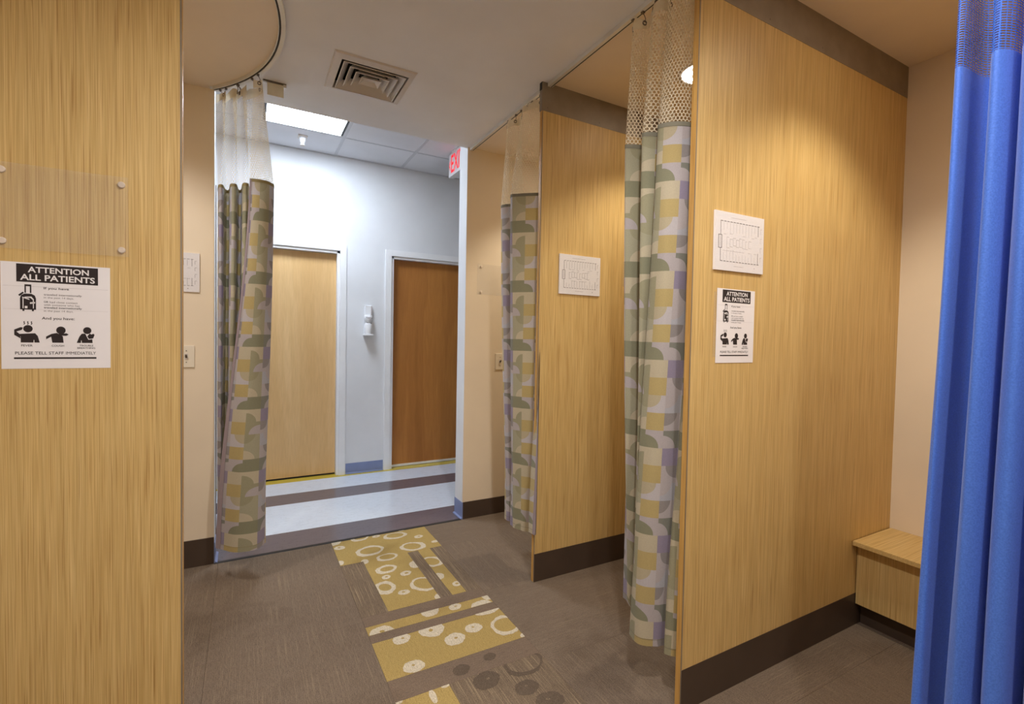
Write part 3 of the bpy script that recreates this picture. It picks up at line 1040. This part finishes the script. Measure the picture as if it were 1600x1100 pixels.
fb = MB()
rect_ring(fb, fl_o, CEIL - 0.0005, inset(fl_o, 0.006), CEIL - 0.008)
rect_ring(fb, inset(fl_o, 0.006), CEIL - 0.008, inset(fl_i, 0.0), CEIL - 0.010)
rect_ring(fb, fl_i, CEIL - 0.010, inset(fl_i, 0.003), CEIL + 0.03)
add('flange', fb, 'white_metal', v)
dk = MB()
dk.box(VX0, VX1, VY0, VY1, CEIL + 0.058, CEIL + 0.062)
for a in ((VX0, VX0 + 0.002, VY0, VY1), (VX1 - 0.002, VX1, VY0, VY1), (VX0, VX1, VY0, VY0 + 0.002), (VX0, VX1, VY1 - 0.002, VY1)):
    dk.box(a[0], a[1], a[2], a[3], CEIL + 0.03, CEIL + 0.06)
add('duct_box', dk, 'dark', v)
for k in range(4):
    o_ = inset(fl_i, 0.010 + k * 0.034)
    lv = MB()
    if k < 3:
        rect_ring(lv, o_, CEIL - 0.012, inset(o_, 0.003), CEIL - 0.0135)
        rect_ring(lv, inset(o_, 0.003), CEIL - 0.0135, inset(o_, 0.034), CEIL + 0.022)
        rect_ring(lv, o_, CEIL - 0.012, inset(o_, 0.032), CEIL + 0.0225)
        add('louvre', lv, 'white_metal', v)
    else:
        rect_ring(lv, o_, CEIL - 0.012, inset(o_, 0.003), CEIL - 0.0135)
        rect_ring(lv, inset(o_, 0.003), CEIL - 0.0135, inset(o_, 0.022), CEIL + 0.002)
        i_ = inset(o_, 0.022)
        lv.face([(i_[0], i_[2], CEIL + 0.002), (i_[0], i_[3], CEIL + 0.002), (i_[1], i_[3], CEIL + 0.002), (i_[1], i_[2], CEIL + 0.002)])
        rect_ring(lv, o_, CEIL - 0.012, inset(o_, 0.02), CEIL + 0.01)
        add('centre_cone', lv, 'white_metal', v)
for xx in (0.46, 0.65):
    add('damper_bar', box(xx - 0.004, xx + 0.004, VY0 + 0.003, VY1 - 0.003, CEIL + 0.024, CEIL + 0.03), 'steel', v)


def downlight(x, y, label, power, colr, size, r=0.10, group='recessed downlights'):
    d = empty('ceiling_downlight', (x, y, CEIL - 0.006), label, 'downlight', group)
    add('trim_ring', MB().lathe([(r + 0.012, 0.0), (r + 0.012, -0.003), (r, -0.006), (r - 0.006, -0.002), (r - 0.006, 0.0)], (x, y, CEIL), 'Z', 40), 'white_metal', d, True)
    add('lens', MB().lathe([(r - 0.006, -0.001), (r - 0.006, -0.0045)], (x, y, CEIL), 'Z', 40), 'lamp', d)
    L = bpy.data.lights.new('downlight_lamp', 'SPOT')
    L.energy = power
    L.color = colr
    L.spot_size = math.radians(size)
    L.spot_blend = 0.55
    L.shadow_soft_size = 0.05
    lo = bpy.data.objects.new('downlight_lamp', L)
    COL.objects.link(lo)
    lo.parent = d
    lo.location = (0, 0, -0.012)
    return d


downlight(1.95, 1.66, 'round glowing downlight seen through the curtain netting', P_STALL, WARM, 110)
downlight(1.95, 0.63, 'round downlight over the stall with the bench', P_STALL, WARM, 110)
downlight(1.95, 2.62, 'round downlight over the stall beside the pale wall', P_STALL, WARM, 110)
downlight(-0.75, 2.36, 'round downlight over the round stall', P_STALL * 1.35, NEUT, 140)
downlight(0.55, 0.45, 'unseen downlight added to light the carpeted corridor', P_CORR, NEUT, 165)  # both corridor lamps are added out of view, to light the left divider
downlight(0.20, -0.75, 'unseen downlight added at the back of the carpeted corridor', P_CORR, NEUT, 165)

# troffer in the hall
tf = empty('ceiling_troffer', (0.39, 3.85, HCEIL - 0.004), 'bright white fluorescent troffer set in the hall ceiling grid', 'ceiling light')
add('lens', box(0.122, 0.656, 3.575, 4.118, HCEIL - 0.002, HCEIL + 0.004), 'lens', tf)
for a, b in ((0.102, 0.122), (0.656, 0.676)):
    add('air_slot', box(a, b, 3.575, 4.118, HCEIL - 0.001, HCEIL + 0.003), 'black', tf)
for a in ((0.102, 0.680, 3.562, 3.575), (0.102, 0.680, 4.118, 4.138)):
    add('frame', box(a[0], a[1], a[2], a[3], HCEIL - 0.003, HCEIL + 0.004), 'tbar', tf)
add('housing', box(0.1, 0.682, 3.56, 4.14, HCEIL + 0.005, HCEIL + 0.028), 'tbar', tf)

# sprinkler
s = empty('ceiling_sprinkler', (0.393, 4.30, HCEIL - 0.07), 'white sprinkler head under the hall ceiling near the troffer', 'sprinkler')
add('escutcheon', box(0.358, 0.428, 4.265, 4.335, HCEIL - 0.012, HCEIL + 0.002), 'white_metal', s, bevel=0.003)
add('body', MB().lathe([(0.026, -0.01), (0.024, -0.03), (0.016, -0.05), (0.012, -0.07)], (0.393, 4.30, HCEIL), 'Z', 16), 'disp', s, True)
add('deflector', MB().lathe([(0.019, -0.068), (0.019, -0.072)], (0.393, 4.30, HCEIL), 'Z', 16), 'white_metal', s)

# exit sign
ex = empty('exit_sign', (1.57, 3.86, HCEIL - 0.215), 'white exit sign with red letters hanging from the hall ceiling', 'exit sign')
SX, SY0, SY1, SZ0, SZ1 = 1.55, 3.66, 4.02, HCEIL - 0.212, HCEIL - 0.014
add('housing', box(SX, SX + 0.045, SY0, SY1, SZ0, SZ1), 'sign', ex, bevel=0.003)
add('canopy', box(SX - 0.006, SX + 0.05, SY0 + 0.08, SY1 - 0.08, SZ1 - 0.001, HCEIL), 'sign', ex)


def PX(u, v):
    return (SX - 0.0012, SY1 - u, SZ0 + v)


lt = MB()
put_text(lt, 'EXIT', PX, 0.056, 0.330, 0.026, 0.176, 0.012)
add('lettering', lt, 'red', ex)
ch = MB()
for q in ([(0.008, 0.098), (0.034, 0.142), (0.034, 0.118), (0.020, 0.098)], [(0.008, 0.098), (0.020, 0.098), (0.034, 0.078), (0.034, 0.054)]):
    ch.face([PX(*p) for p in q])
add('chevron', ch, 'red', ex)

# stray rail with a flap under the corridor ceiling
cr_ = empty('ceiling_rail_clip', (0.125, 2.85, CEIL - 0.07), 'short steel rail with a pale plastic flap under the ceiling', 'rail clip')
add('rail', box(0.071, 0.180, 2.843, 2.857, CEIL - 0.008, CEIL + 0.0005), 'steel', cr_)
add('flap', box(0.090, 0.168, 2.849, 2.8505, CEIL - 0.072, CEIL - 0.006), 'header', cr_)
add('clip', box(0.166, 0.180, 2.842, 2.858, CEIL - 0.020, CEIL - 0.006), 'track', cr_)


# ================================================================== PAPERS ON THE WALLS
def onwall(x0, z1, y, tilt=0.0):
    """Maps sheet coordinates (u right, v down, metres) to a wall that faces the corridor."""
    c_, s_ = math.cos(tilt), math.sin(tilt)

    def P(u, v, d=0.0):
        return (x0 + u * c_ + v * s_, y - d, z1 - v * c_ + u * s_)
    return P


def sheet(P, W, H, d0, d1):
    mb = MB()
    c = [(0, 0), (W, 0), (W, H), (0, H)]
    mb.v = [P(u, v, d0) for u, v in c] + [P(u, v, d1) for u, v in c]
    mb.f = [(0, 1, 2, 3), (4, 5, 6, 7), (0, 1, 5, 4), (1, 2, 6, 5), (2, 3, 7, 6), (3, 0, 4, 7)]
    return mb


def poly(mb, P, pts, d):
    mb.face([P(u, v, d) for u, v in pts])


def rect(mb, P, u0, u1, v0, v1, d):
    poly(mb, P, [(u0, v0), (u1, v0), (u1, v1), (u0, v1)], d)


def disc(mb, P, cu, cv, ru, rv, d, n=20):
    poly(mb, P, [(cu + ru * math.cos(2 * math.pi * k / n), cv + rv * math.sin(2 * math.pi * k / n)) for k in range(n)], d)


def notice(x0, z1, y, W, H, label, tilt=0.0, backing=False):
    P0 = onwall(x0, z1, y, tilt)
    r = empty('attention_notice', (x0 + W / 2, y, z1 - H), label, 'notice', 'attention notices')

    def P(u, v, d=0.0):
        return P0(u * W, v * H, d)
    if backing:
        add('clear_backing', sheet(onwall(x0 - 0.014, z1 - 0.014, y, tilt), 0.05, H - 0.035, 0.0001, 0.0004), 'clear', r)
    add('paper', sheet(P0, W, H, 0.0004, 0.0010), 'paper', r)
    D1_, D2_ = 0.0013, 0.0016

    def words(s, u0, u1, v0, v1, mat, bold=0.0, name='lettering', d=D1_):
        mb = MB()
        put_text(mb, s, lambda a, b: P(a, b, d), u0, u1, v1, v0, bold)
        add(name, mb, mat, r)
    # black heading
    mb = MB()
    rect(mb, P, 0.135, 0.882, 0.014, 0.182, D1_)
    add('heading_block', mb, 'ink', r)
    words('ATTENTION', 0.235, 0.795, 0.036, 0.092, 'white_ink', 0.022, d=D2_)
    words('ALL PATIENTS', 0.168, 0.852, 0.108, 0.166, 'white_ink', 0.022, d=D2_)
    # copier streaks
    mb = MB()
    rect(mb, P, 0.02, 0.98, 0.2215, 0.2235, D1_ - 0.0001)
    rect(mb, P, 0.02, 0.98, 0.438, 0.4395, D1_ - 0.0001)
    add('copier_streak', mb, 'ink_pale', r)
    # suitcase
    ic = MB()
    for a in ((0.205, 0.265, 0.205, 0.222), (0.205, 0.218, 0.222, 0.285), (0.252, 0.265, 0.222, 0.285), (0.165, 0.305, 0.335, 0.442), (0.185, 0.203, 0.442, 0.456), (0.268, 0.286, 0.442, 0.456)):
        rect(ic, P, *a, D1_)
    poly(ic, P, [(0.165, 0.336), (0.175, 0.308), (0.205, 0.292), (0.265, 0.292), (0.295, 0.308), (0.305, 0.336)], D1_)
    poly(ic, P, [(0.150, 0.305), (0.190, 0.275), (0.200, 0.286), (0.162, 0.318)], D1_)
    add('suitcase_icon', ic, 'ink', r)
    wc = MB()
    for a in ((0.188, 0.196, 0.330, 0.430), (0.278, 0.286, 0.345, 0.430), (0.206, 0.230, 0.408, 0.430)):
        rect(wc, P, *a, D2_)
    poly(wc, P, [(0.185, 0.322), (0.245, 0.340), (0.250, 0.350), (0.185, 0.332)], D2_)
    poly(wc, P, [(0.205, 0.322), (0.265, 0.318), (0.288, 0.345), (0.278, 0.350), (0.255, 0.330), (0.205, 0.332)], D2_)
    poly(wc, P, [(0.252, 0.372), (0.298, 0.368), (0.298, 0.382), (0.252, 0.388)], D2_)
    add('suitcase_detail', wc, 'white_ink', r)
    for t_, a, b, v0, v1, mt, bo in (('If you have', 0.375, 0.605, 0.222, 0.250, 'ink', 0.012), ('traveled internationally', 0.375, 0.725, 0.284, 0.308, 'ink_grey', 0.012),
                                     ('in the past 14 days,', 0.375, 0.650, 0.313, 0.335, 'ink_grey', 0.0), ('OR', 0.375, 0.415, 0.355, 0.372, 'ink', 0.014),
                                     ('had close contact', 0.428, 0.685, 0.354, 0.373, 'ink_grey', 0.0), ('with someone who has', 0.375, 0.705, 0.382, 0.400, 'ink_grey', 0.0),
                                     ('traveled internationally', 0.375, 0.725, 0.408, 0.432, 'ink', 0.010), ('in the past 14 days.', 0.375, 0.645, 0.440, 0.462, 'ink_grey', 0.0),
                                     ('And you have:', 0.355, 0.655, 0.506, 0.540, 'ink', 0.010), ('FEVER', 0.172, 0.272, 0.772, 0.790, 'ink', 0.010),
                                     ('COUGH', 0.442, 0.556, 0.772, 0.790, 'ink', 0.010), ('TROUBLE', 0.700, 0.832, 0.770, 0.787, 'ink', 0.010),
                                     ('BREATHING', 0.680, 0.850, 0.794, 0.811, 'ink', 0.010), ('PLEASE TELL STAFF', 0.118, 0.552, 0.838, 0.866, 'ink', 0.006), ('IMMEDIATELY', 0.572, 0.858, 0.838, 0.866, 'ink', 0.0)):
        words(t_, a, b, v0, v1, mt, bo)
    mb = MB()
    rect(mb, P, 0.108, 0.862, 0.892, 0.908, D1_)
    add('rule_bar', mb, 'ink', r)
    # three figures
    f1 = MB()
    disc(f1, P, 0.232, 0.622, 0.042, 0.034, D1_)
    poly(f1, P, [(0.155, 0.672), (0.295, 0.664), (0.318, 0.690), (0.335, 0.752), (0.168, 0.752), (0.168, 0.700)], D1_)
    poly(f1, P, [(0.168, 0.715), (0.112, 0.682), (0.112, 0.632), (0.168, 0.608), (0.188, 0.612), (0.178, 0.634), (0.132, 0.650), (0.160, 0.674)], D1_)
    for k in range(3):
        a = 0.196 + 0.032 * k
        poly(f1, P, [(a, 0.552), (a + 0.009, 0.552), (a + 0.006, 0.562), (a + 0.012, 0.572), (a + 0.004, 0.584), (a - 0.004, 0.584), (a + 0.003, 0.572), (a - 0.003, 0.562)], D1_)
    add('fever_icon', f1, 'ink', r)
    f2 = MB()
    disc(f2, P, 0.528, 0.632, 0.044, 0.037, D1_)
    poly(f2, P, [(0.440, 0.668), (0.490, 0.658), (0.545, 0.690), (0.552, 0.752), (0.448, 0.752), (0.438, 0.695), (0.392, 0.720), (0.392, 0.694)], D1_)
    poly(f2, P, [(0.488, 0.668), (0.580, 0.660), (0.600, 0.672), (0.578, 0.684), (0.492, 0.682)], D2_)
    add('cough_icon', f2, 'ink', r)
    f3 = MB()
    disc(f3, P, 0.775, 0.630, 0.040, 0.034, D1_)
    poly(f3, P, [(0.700, 0.690), (0.722, 0.662), (0.752, 0.660), (0.790, 0.700), (0.822, 0.706), (0.826, 0.752), (0.674, 0.752)], D1_)
    poly(f3, P, [(0.770, 0.690), (0.800, 0.658), (0.812, 0.668), (0.835, 0.660), (0.845, 0.672), (0.832, 0.706), (0.800, 0.712)], D1_)
    add('breathing_icon', f3, 'ink', r)
    gp = MB()
    poly(gp, P, [(0.282, 0.728), (0.287, 0.728), (0.287, 0.752), (0.280, 0.752)], D2_)
    poly(gp, P, [(0.716, 0.728), (0.721, 0.728), (0.723, 0.752), (0.714, 0.752)], D2_)
    poly(gp, P, [(0.762, 0.674), (0.768, 0.672), (0.790, 0.712), (0.826, 0.708), (0.828, 0.714), (0.786, 0.720)], D2_)
    add('icon_gap', gp, 'white_ink', r)
    return r


def plan_sheet(x0, z1, y, W, H, label, group='floor plan sheets', seed=1, tilt=0.0, mat='ink_grey'):
    rnd = random.Random(seed)
    P0 = onwall(x0, z1, y, tilt)
    r = empty('floor_plan_sheet', (x0 + W / 2, y, z1 - H), label, 'floor plan', group)

    def P(u, v, d=0.0):
        return P0(u * W, v * H, d)
    add('holder_back', sheet(P0, W, H, 0.0002, 0.0062), 'paper', r)
    wm, dm = MB(), MB()
    lw = 0.0016 / W

    def line(mb, u0, v0, u1, v1, k=1.0):
        if abs(u1 - u0) > abs(v1 - v0):
            rect(mb, P, u0, u1, v0 - lw * k * 0.6, v0 + lw * k * 0.6, 0.0066)
        else:
            rect(mb, P, u0 - lw * k * 0.45, u0 + lw * k * 0.45, v0, v1, 0.0066)
    x_, e = 0.11, 0.0
    while x_ < 0.86:                       # dashed outer wall
        line(wm, x_, 0.16, x_ + 0.045, 0.16, 1.6)
        line(wm, x_, 0.84, x_ + 0.045, 0.84, 1.6)
        x_ += 0.062
    for a in ((0.11, 0.16, 0.11, 0.40), (0.11, 0.62, 0.11, 0.84), (0.875, 0.16, 0.875, 0.34), (0.875, 0.64, 0.875, 0.84)):
        line(wm, *a, 1.5)
    rect(wm, P, 0.066, 0.076, 0.40, 0.62, 0.0066)
    rect(wm, P, 0.128, 0.138, 0.40, 0.62, 0.0066)
    line(wm, 0.066, 0.40, 0.138, 0.40, 1.5)
    line(wm, 0.066, 0.62, 0.138, 0.62, 1.5)
    line(wm, 0.102, 0.42, 0.102, 0.60, 1.0)
    add('outer_walls', wm, 'ink_grey', r)
    for k in range(11):
        u0 = 0.17 + 0.063 * k
        line(dm, u0, 0.18, u0, 0.18 + rnd.uniform(0.10, 0.22), 0.8)
        line(dm, u0, 0.68 + rnd.uniform(-0.05, 0.06), u0, 0.82, 0.8)
        if rnd.random() < 0.75:
            line(dm, u0, 0.36 + rnd.uniform(0, 0.03), u0 + 0.05, 0.36, 0.8)
        if rnd.random() < 0.75:
            line(dm, u0 - 0.01, 0.66, u0 + 0.045, 0.66, 0.8)
        if 1 <= k <= 8:
            a, b = 0.42 + rnd.uniform(0, 0.04), 0.56 + rnd.uniform(0, 0.05)
            line(dm, u0, a, u0, b, 0.9)
            line(dm, u0, b, u0 + 0.055, b, 0.9)
            line(dm, u0, a, u0 + rnd.uniform(0.03, 0.06), a, 0.9)
    for k in range(4):
        line(dm, 0.925, 0.2 + 0.17 * k, 0.955, 0.2 + 0.17 * k, 0.9)
        line(dm, 0.925, 0.2 + 0.17 * k, 0.925, 0.29 + 0.17 * k, 0.9)
    line(dm, 0.30, 0.085, 0.62, 0.085, 0.7)
    line(dm, 0.38, 0.915, 0.58, 0.915, 0.7)
    rect(dm, P, 0.80, 0.815, 0.905, 0.925, 0.0066)
    add('inner_walls', dm, mat, r)
    add('clear_cover', sheet(P0, W, H, 0.0070, 0.0074), 'clear', r)
    return r


notice(-0.526, 1.4505, YL, 0.209, 0.264, 'white attention notice pinned under an empty clear sheet')
notice(1.4395, 1.474, Y1 - 0.0005, 0.207, 0.263, 'white attention notice pinned under a floor plan sheet', 0.0, True)
plan_sheet(1.411, 1.740, Y1, 0.269, 0.204, 'faint floor plan sheet pinned above the attention notice', None, 3, 0.01, 'ink_pale')
plan_sheet(1.446, 1.737, Y2, 0.273, 0.211, 'dark-lined floor plan sheet on the divider between two patterned curtains', None, 5)
plan_sheet(-0.497, 1.709, Y3, 0.273, 0.208, 'floor plan sheet above the light switch near the curved track', None, 8)


def clear_holder(x0, x1, z0, z1, y, label, curl=0.0, pads=True):
    r = empty('clear_sheet_holder', ((x0 + x1) / 2, y, z0), label, 'sheet holder', None)
    mb = MB()
    n = 12
    for d in (0.0, 0.0012):
        for k in range(n + 1):
            t = k / n
            off = 0.004 + curl * max(0, t - 0.75) * 4 * 0.5 + d
            mb.v += [(x0 + (x1 - x0) * t, y - off, z0), (x0 + (x1 - x0) * t, y - off - curl * 0.5 * t, z1)]
    for s_ in range(2):
        for k in range(n):
            a = s_ * 2 * (n + 1) + 2 * k
            mb.f.append((a, a + 2, a + 3, a + 1))
    h = 2 * (n + 1)
    mb.f += [(0, 1, h + 1, h), (2 * n, 2 * n + 1, h + 2 * n + 1, h + 2 * n)]
    for k in range(n):
        mb.f += [(2 * k, 2 * k + 2, h + 2 * k + 2, h + 2 * k), (2 * k + 1, 2 * k + 3, h + 2 * k + 3, h + 2 * k + 1)]
    add('clear_sheet', mb, 'clear', r)
    if pads:
        for xx in (x0 + 0.03, x1 - 0.016):
            for zz in (z0 + 0.018, z1 - 0.018):
                add('corner_pad', MB().lathe([(0.008, 0.0), (0.008, -0.0052), (0.0065, -0.0062)], (xx, y, zz), 'Y', 18), 'disc', r, False)
    return r


clear_holder(-0.552, -0.276, 1.482, 1.690, YL, 'empty clear plastic sheet holder pinned above the attention notice', 0.010)
clear_holder(1.423, 1.70, 1.590, 1.805, Y3, 'empty clear plastic holder on the pale wall beside a patterned curtain')
clear_holder(1.885, 2.16, 1.592, 1.735, Y2, 'clear plastic holder half hidden by a patterned curtain on a laminate divider', 0.0)


# --- light switches
def switch(x0, z0, y, label):
    w_, h_ = 0.074, 0.118
    r = empty('light_switch', (x0 + w_ / 2, y, z0), label, 'light switch', 'toggle switches')
    add('plate', box(x0, x0 + w_, y - 0.006, y, z0, z0 + h_), 'plate', r, bevel=0.002)
    add('surround', box(x0 + 0.029, x0 + 0.045, y - 0.0075, y - 0.006, z0 + 0.043, z0 + 0.075), 'white_metal', r)
    add('toggle', MB().prism([(y - 0.006, z0 + 0.062), (y - 0.019, z0 + 0.070), (y - 0.019, z0 + 0.064), (y - 0.006, z0 + 0.050)], x0 + 0.0325, x0 + 0.0415, 'X'), 'steel', r)
    for zz in (0.028, 0.090):
        add('screw', MB().lathe([(0.003, -0.006), (0.0026, -0.0072)], (x0 + 0.037, y, z0 + zz), 'Y', 8), 'steel', r)


switch(-0.321, 1.095, Y3, 'ivory light switch under the floor plan by the curved track')
switch(1.577, 1.054, Y3, 'ivory light switch half behind a patterned curtain on the pale wall')

# --- sanitizer dispenser on the hall wall
d = empty('sanitizer_dispenser', (0.985, YH, 1.285), 'white hand sanitizer dispenser on the hall wall between the doors', 'dispenser')
add('back_plate', box(0.955, 1.020, YH - 0.014, YH, 1.29, 1.565), 'disp', d, bevel=0.003)
add('refill_card', box(0.963, 1.022, YH - 0.032, YH - 0.013, 1.475, 1.562), 'disp', d, bevel=0.003)
add('card_edge', box(1.012, 1.0225, YH - 0.033, YH - 0.0315, 1.478, 1.558), 'ink_pale', d)
add('pump_head', MB().lathe([(0.026, 1.475), (0.036, 1.470), (0.036, 1.445), (0.034, 1.425), (0.022, 1.408), (0.024, 1.400)], (0.985, YH - 0.048, 0), 'Z', 24), 'disp', d, True)
add('body', MB().lathe([(0.024, 1.402), (0.033, 1.385), (0.034, 1.315), (0.030, 1.30), (0.030, 1.294)], (0.985, YH - 0.046, 0), 'Z', 24), 'disp', d, True)
add('drip_tray', box(0.947, 1.023, YH - 0.088, YH - 0.002, 1.282, 1.296), 'disp', d, bevel=0.003)
pm = MB()
for a, b, z in ((0.960, 0.968, 1.447), (0.972, 1.000, 1.444), (1.004, 1.012, 1.440), (0.966, 0.972, 1.398), (0.998, 1.006, 1.394)):
    pm.box(a, b, YH - 0.0845, YH - 0.082, z, z + 0.006)
add('printed_mark', pm, 'ink_grey', d)
